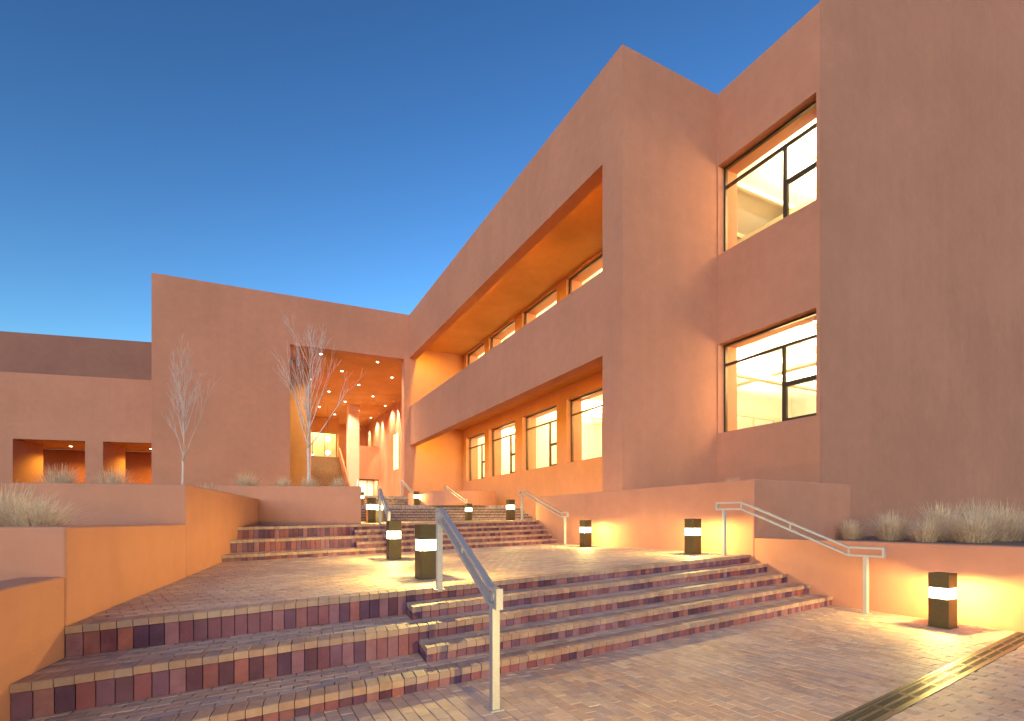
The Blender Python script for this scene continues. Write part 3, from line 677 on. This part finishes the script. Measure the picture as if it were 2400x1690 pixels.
# ---------------------------------------------------------------- the gallery building far to the west
gal = empty('gallery_building', (0, 0, 0)); tag(gal, 'low brown stucco gallery with square lit openings behind the terrace', 'building')
def cw_pt(a, b): return (a * _R[0] + b * _F[0], a * _R[1] + b * _F[1])
G0 = Vector(cw_pt(-21.0, 30.0)); gd = Vector(cw_pt(0.970, 0.242)); gn = Vector((-gd.y, gd.x))
def gbox(name, mat, t0, t1, n0, n1, z0, z1, parent=gal):
    p = [G0 + gd * t + gn * k for t, k in ((t0, n0), (t1, n0), (t1, n1), (t0, n1))]
    m = MB(); m.prism([tuple(q) for q in p], z0, z1); return m.build(name, mat, parent)
gbox('front_wall', 'stucco', -32, 3.0, 0, 0.4, 5.95, 9.6)
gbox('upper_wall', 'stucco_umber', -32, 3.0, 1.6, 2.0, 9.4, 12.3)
gbox('roof', 'roof', -32, 3.0, 0.4, 1.6, 9.3, 9.45); gbox('roof', 'roof', -32, 3.0, 2.0, 9.0, 11.9, 12.1)
gbox('ceiling', 'stucco_lamplit', -32, 3.0, 0.4, 4.6, 5.97, 6.2)
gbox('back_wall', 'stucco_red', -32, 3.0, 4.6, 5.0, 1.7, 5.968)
gbox('floor', 'paving_far', -32, 3.0, 0.0, 4.6, 1.6, 1.83)
for k in range(8):
    t = -2.37 - 4.27 * k
    gbox('pier', 'stucco', t - 0.87, t, -0.03, 2.6, 1.7, 5.949)
    c = G0 + gd * (t + 1.4) + gn * 2.6
    o = bpy.data.objects.new('downlight', rme); COL.objects.link(o); o.parent = gal; o.location = (c.x, c.y, 5.935)
    e = bpy.data.objects.new('lens', dme); COL.objects.link(e); e.parent = o; e.location = (0, 0, -0.008)
    lamp('downlight_lamp', 'SPOT', (0, 0, -0.03), 480, (1.0, 0.66, 0.08), o, spot_size=math.radians(150), spot_blend=0.6, shadow_soft_size=0.1)

# ---------------------------------------------------------------- bollard lights
BW, BH = 0.115, 0.72
def bollard_meshes():
    out = {}
    m = MB(); m.box(-BW, BW, -BW, BW, 0.0, 0.385); out['base'] = (m, 'bollard', 0.006)
    m = MB(); m.box(-BW, BW, -BW, BW, 0.525, BH); out['cap'] = (m, 'bollard', 0.006)
    m = MB(); w = BW - 0.008; t = 0.006
    m.box(-w, w, -w, -w + t, 0.385, 0.525); m.box(-w, w, w - t, w, 0.385, 0.525); m.box(-w, -w + t, -w + t, w - t, 0.385, 0.525); m.box(w - t, w, -w + t, w - t, 0.385, 0.525)
    out['lens'] = (m, 'lens', 0)
    m = MB(); m.tube([(0, 0, 0.385), (0, 0, 0.41), (0, 0, 0.43)], [0.05, 0.04, 0.012], 12); out['reflector'] = (m, 'lampcore', 0)
    m = MB(); m.box(-BW - 0.012, BW + 0.012, -BW - 0.012, BW + 0.012, 0.0, 0.008); out['foot_plate'] = (m, 'bollard', 0)
    return out
proto = empty('bollard_light'); tag(proto, 'x', 'bollard', 'bronze bollard lights')
for k, (m, mat, bv) in bollard_meshes().items(): m.build(k, mat, proto, bevel=bv)
lamp('bollard_lamp', 'POINT', (0, 0, 0.505), 225, (1.0, 0.71, 0.18), proto, shadow_soft_size=0.03)
def zl1(f, g): return F1(5, f).z * (1 - g) + F2(0, f).z * g
bol = [((8.20, 3.48, 0.0), 'lit bronze bollard standing alone on the lower paving by the drain', 1),
       ((8.02, 7.62, 0.735), 'lit bronze bollard before the wall, beside the top of the long side handrail', 1),
       ((8.10, 11.45, 0.715), 'lit bronze bollard before the wall, below the handrail of the second flight', 1),
       ((2.08, 6.52, 0.640), 'lit bronze bollard right beside the central handrail of the lower steps', 1),
       ((2.48, 9.75, 0.690), 'lit bronze bollard before the seat-high blocks of the second flight', 1),
       ((8.35, 20.3, 1.435), 'lit bronze bollard before the court steps, below their handrail', 1),
       ((8.15, 16.0, 1.435), 'lit bronze bollard at the top of the second flight near the wall end', 1),
       ((3.20, 15.2, 1.36), 'lit bronze bollard against the planter corner, the nearer of a close pair', 1),
       ((3.62, 16.1, 1.37), 'lit bronze bollard near the planter corner, beside the upper rail post', 1),
       ((7.75, 25.9, 2.22), 'lit bronze bollard on the forecourt before the low end of the curved planter', 1),
       ((8.75, 25.2, 2.22), 'lit bronze bollard on the forecourt before the middle of the curved planter', 1),
       ((1.70, 0.85, 0.0), 'lit bronze bollard on the lower paving opposite the central handrail', 1),
       ((5.35, 27.8, 2.22), 'lit bronze bollard on the forecourt at the foot of the hall steps', 1.0)]
for i, (loc, lab, s) in enumerate(bol):
    o = proto if i == 0 else copy_tree(proto)
    o.location = loc; o['label'] = lab
    if loc[:2] == (1.70, 0.85):                     # this one has the stronger lamp whose pool reaches the foot of the steps
        for c in o.children:
            if c.type == 'LIGHT': c.data = c.data.copy(); c.data.energy *= 1.9

# ---------------------------------------------------------------- handrails
def handrail(label, lo, up, h, e_lo=0.22, e_up=0.2, s_lo=0.2, s_up=0.25, gap=0.12, bw=0.055, bh=0.032):
    """two posts, a top bar and a lower bar that run level, climb, and run level again"""
    lo, up = Vector(lo), Vector(up)
    root = empty('handrail', lo); tag(root, label, 'handrail', 'steel handrails on the steps')
    d = up - lo; flat_d = Vector((d.x, d.y, 0)).normalized(); L_ = Vector((d.x, d.y, 0)).length
    zt0, zt1 = h, d.z + h
    path = [flat_d * -e_lo + Vector((0, 0, zt0)), flat_d * s_lo + Vector((0, 0, zt0)), flat_d * (L_ - s_up) + Vector((0, 0, zt1)), flat_d * (L_ + e_up) + Vector((0, 0, zt1))]
    for nm, off in (('top_bar', 0.0), ('lower_bar', -gap)):
        m = MB(); q = [p + Vector((0, 0, off)) for p in path]
        for a, b in zip(q, q[1:]): m.bar(a, b, bw, bh)
        m.build(nm, 'steel', root, bevel=0.003)
    for p in (path[0], path[3]):
        m = MB(); m.bar(p + Vector((0, 0, bh / 2)), p - Vector((0, 0, gap + bh / 2)), bw * 0.98, bh); m.build('end_piece', 'steel', root)
    n = max(1, round((path[2] - path[1]).length / 0.9))
    for k in range(n + 1):
        p = path[1].lerp(path[2], k / n); m = MB(); m.bar(p, p - Vector((0, 0, gap)), 0.012, 0.03); m.build('spacer', 'steel', root)
    for b, z in ((Vector((0, 0, 0)), zt0), (Vector((d.x, d.y, d.z)), zt1)):
        m = MB(); t = 0.03
        m.box(b.x - t, b.x + t, b.y - t, b.y + t, b.z - 0.02, z - gap - bh / 2 + 0.003)
        m.build('post', 'steel', root, bevel=0.003)
        m = MB(); m.box(b.x - 0.055, b.x + 0.055, b.y - 0.055, b.y + 0.055, b.z - 0.001, b.z + 0.008); m.build('base_plate', 'steel', root)
    return root
handrail('steel handrail standing in the middle of the lower steps', (1.64, 3.48, 0), (1.91, 5.50, 0.638), 0.895, 0.10, 0.06, 0.06, 0.10)
handrail('long steel handrail along the eastern wall of the lower steps', (8.36, 4.52, 0), (8.14, 6.95, 0.757), 0.995, 0.24, 0.15, 0.24, 0.36)
handrail('steel handrail by the wall end of the second flight', (8.25, 12.70, 0.708), (8.07, 15.0, 1.445), 0.95, 0.12, 0.12, 0.15, 0.2)
handrail('steel handrail in the middle of the second flight', (2.70, 11.05, 0.690), (3.06, 13.45, 1.33), 0.90, 0.10, 0.06, 0.10, 0.1)
handrail('steel handrail on the court steps before the curved planter', (9.04, 22.3, 1.44), (9.06, 25.2, 2.22), 0.97, 0.12, 0.12, 0.15, 0.2)
handrail('steel handrail beside the hall steps near the corner of the wing', (8.32, 28.6, 2.22), (8.25, 30.6, 2.88), 0.95, 0.12, 0.12, 0.15, 0.2)
handrail('steel handrail beside the hall steps near the tree planter', (5.35, 28.9, 2.22), (5.75, 30.9, 2.88), 0.95, 0.12, 0.12, 0.15, 0.2)

# ---------------------------------------------------------------- trench drain
root = empty('trench_drain'); tag(root, 'steel trench drain crossing the lower paving to the wall', 'drain')
def dpt(s, w, z): p = d0 + dd * s + dn * w; return (p.x, p.y, z)
SL = (DB - d0).length - 0.01
m = MB(); m.hexa([dpt(0, 0, -0.09), dpt(0, DW, -0.09), dpt(SL, DW, -0.09), dpt(SL, 0, -0.09)][::-1], [dpt(0, 0, -0.05), dpt(0, DW, -0.05), dpt(SL, DW, -0.05), dpt(SL, 0, -0.05)][::-1]); m.build('channel', 'dark', root, fix=True)
for w in (0.002, DW - 0.027):
    m = MB(); m.hexa([dpt(0, w, -0.06), dpt(0, w + 0.025, -0.06), dpt(SL, w + 0.025, -0.06), dpt(SL, w, -0.06)][::-1], [dpt(0, w, 0.003), dpt(0, w + 0.025, 0.003), dpt(SL, w + 0.025, 0.003), dpt(SL, w, 0.003)][::-1]); m.build('frame_rail', 'grate', root, fix=True)
gm = MB(); PL = 0.5
for s in (0.0, PL - 0.03):
    gm.box(s + 0.004, s + 0.026, 0.028, DW - 0.028, -0.02, 0.0)
for w in (0.028, DW / 2 - 0.011, DW - 0.05): gm.box(0.026, PL - 0.03, w, w + 0.022, -0.02, -0.0005)
k = 0.045
while k < PL - 0.04:
    gm.box(k, k + 0.010, 0.03, DW - 0.03, -0.02, -0.001); k += 0.034
gme = gm.mesh('grating'); gme.materials.append(M['grate'])
ns = int(SL / PL)
for i in range(ns):
    o = bpy.data.objects.new('grating', gme); COL.objects.link(o); o.parent = root
    p = dpt(SL - (i + 1) * PL, 0, 0.0); o.location = p
    # local x runs along the drain, local y across it
    ang = math.atan2(dd.y, dd.x); o.rotation_euler = (0, 0, ang); o.scale = (1, -1, 1)

# ---------------------------------------------------------------- straw grasses
def clump_mesh(seed, n, h, spread, width=0.008):
    r = random.Random(seed); m = MB()
    for i in range(n):
        a = r.uniform(0, 2 * math.pi); lean = abs(r.gauss(0, 0.55)); ln = h * r.uniform(0.55, 1.15)
        br = r.uniform(0, spread * 0.35); p = Vector((br * math.cos(a), br * math.sin(a), -0.02)); a2 = a + r.gauss(0, 0.5)
        d = Vector((math.cos(a2), math.sin(a2), 0)); sd = Vector((-d.y, d.x, 0)) * width * r.uniform(0.7, 1.3)
        th = min(lean, 1.25); prev = None; seg = 4
        for k in range(seg + 1):
            t = k / seg; w = sd * (1 - 0.93 * t)
            c = (p - w, p + w)
            if prev: m.poly([prev[0], prev[1], c[1], c[0]])
            prev = c; th2 = th + 0.75 * t * min(1.0, lean + 0.25)
            p = p + (d * math.sin(th2) + Vector((0, 0, math.cos(th2)))) * ln / seg
    me = m.mesh('blades'); me.materials.append(M['straw']); return me
CM = [clump_mesh(s, 620, 0.62, 0.5) for s in (1, 2, 3, 4)]
def clump(loc, s, k, label, group, sz=None):
    o = bpy.data.objects.new('grass_clump', CM[k % 4]); COL.objects.link(o); o.location = loc
    o.scale = (s, s, sz or s); o.rotation_euler[2] = rnd.uniform(0, 6.28)
    tag(o, label, 'grass', group)
gE = 'straw grass clumps in the long eastern planter'
for i, (x, y, s) in enumerate([(12.3, 7.05, 0.75), (11.4, 6.45, 0.8), (11.5, 5.75, 0.95), (12.6, 6.3, 1.15), (11.15, 5.0, 0.85), (12.3, 5.25, 1.25), (11.55, 4.45, 1.30), (13.2, 5.6, 1.3), (12.9, 4.5, 1.25), (13.9, 4.9, 1.4), (12.1, 3.6, 1.0), (14.6, 5.6, 1.4), (13.6, 3.9, 1.2)]):
    clump((x, y, 1.02), s, i, 'dry straw grass clump on the mulch of the long eastern planter', gE, s * (0.72 + 0.14 * (i % 3)))
clump((11.0, 9.2, 2.10), 0.75, 1, 'dry straw grass clump in the raised planter of the building nook', 'grass clumps in the building nook', 0.6)
clump((10.4, 8.6, 2.10), 0.65, 2, 'dry straw grass clump in the raised planter of the building nook', 'grass clumps in the building nook', 0.55)
gm_ = 'big straw clumps in the middle western planter'
clump((-1.74, 6.30, 1.27), 0.80, 0, 'big straw grass clump spilling over the low cross wall', gm_, 0.62)
clump((-2.10, 6.75, 1.27), 1.0, 3, 'big straw grass clump spilling over the low cross wall', gm_, 0.8)
clump((-3.4, 7.2, 1.27), 0.9, 1, 'big straw grass clump spilling over the low cross wall', gm_)
clump((-2.65, 10.6, 1.80), 0.8, 2, 'rounded straw clump behind the cross wall, before the wider gallery opening', None)
clump((-1.95, 10.5, 1.80), 0.78, 3, 'rounded straw clump behind the cross wall, before the gallery pier', None)
clump((-1.51, 13.14, 1.80), 0.62, 0, 'flat straw clump beside the thin faint tree', None, 0.55)
gp = 'straw clumps along the cross wall by the pale tree'
for i, (x, y, s) in enumerate([(-0.95, 15.9, 0.92), (-0.02, 15.9, 0.95), (0.87, 15.3, 0.75), (1.52, 15.0, 0.8), (2.22, 14.6, 0.75)]):
    clump((x, y, 2.15 if x > -0.6 else 1.85), s, i + 1, 'small straw clump on the mulch bed near the pale tree', gp)

# ---------------------------------------------------------------- two bare trees
def tree(loc, h, seed, label, trunk_h, spread, r0):
    r = random.Random(seed); root = empty('bare_tree', loc); tag(root, label, 'tree')
    m = MB(); pts = []; p = Vector((0, 0, -0.1)); k = 7
    for i in range(k + 1):
        pts.append(Vector((r.gauss(0, 0.008), r.gauss(0, 0.008), -0.1 + (trunk_h + 0.1) * i / k)))
    m.tube(pts, [r0 * (1.25 if i == 0 else 1 - 0.28 * i / k) for i in range(k + 1)], 8); m.build('trunk', 'bark', root, smooth=True)
    m = MB(); top = pts[-1]
    def branch(p, d, ln, rad, depth):
        seg = 5; q = [p]; rr = [rad]; cur = p; dd_ = d.copy()
        for i in range(seg):
            dd_ = (dd_ + Vector((r.gauss(0, 0.06), r.gauss(0, 0.06), 0.055))).normalized(); cur = cur + dd_ * ln / seg; q.append(cur.copy()); rr.append(max(0.0028, rad * (1 - 0.72 * (i + 1) / seg)))
        m.tube(q, rr, 5 if depth < 2 else 4)
        if depth >= 3: return
        for i in range(5 if depth == 0 else (5 if depth == 1 else 3)):
            t = r.uniform(0.22, 0.97); j = min(seg - 1, int(t * seg)); bp = q[j].lerp(q[j + 1], t * seg - j)
            az = r.uniform(0, 6.283); side = Vector((math.cos(az), math.sin(az), 0)); nd = (dd_ * 1.0 + side * r.uniform(0.22, 0.5)).normalized()
            branch(bp, nd, ln * r.uniform(0.42, 0.68) * (1.1 - 0.45 * t), max(0.0035, rad * (1 - 0.7 * t) * 0.62), depth + 1)
    seg = 10; q = [top]; rr = [r0 * 0.72]; cur = top
    for i in range(seg):
        cur = cur + Vector((r.gauss(0, 0.025), r.gauss(0, 0.025), (h - trunk_h) / seg)); q.append(cur.copy()); rr.append(max(0.004, r0 * 0.72 * (1 - 0.93 * (i + 1) / seg)))
    m.tube(q, rr, 6)
    nb = 19 if r0 > 0.055 else 13
    for i in range(nb):
        t = 0.78 * (i / nb) ** 1.25; j = int(t * seg); bp = q[j].lerp(q[j + 1], t * seg - j); az = i * 2.399 + r.uniform(-0.4, 0.4)
        tilt = spread * r.uniform(0.75, 1.35); d = Vector((math.sin(tilt) * math.cos(az), math.sin(tilt) * math.sin(az), math.cos(tilt)))
        branch(bp, d, (h - trunk_h) * (0.62 - 0.42 * t) * r.uniform(0.75, 1.15), r0 * (0.34 - 0.2 * t), 1)
    m.build('branches', 'bark', root, smooth=True)
tree((1.57, 15.83, 2.14), 4.7, 5, 'pale bare young tree before the lit hall opening', 1.35, 0.40, 0.058)
tree((-2.16, 23.03, 1.78), 5.9, 11, 'thin faint bare tree before the blank hall wall', 1.9, 0.27, 0.050)
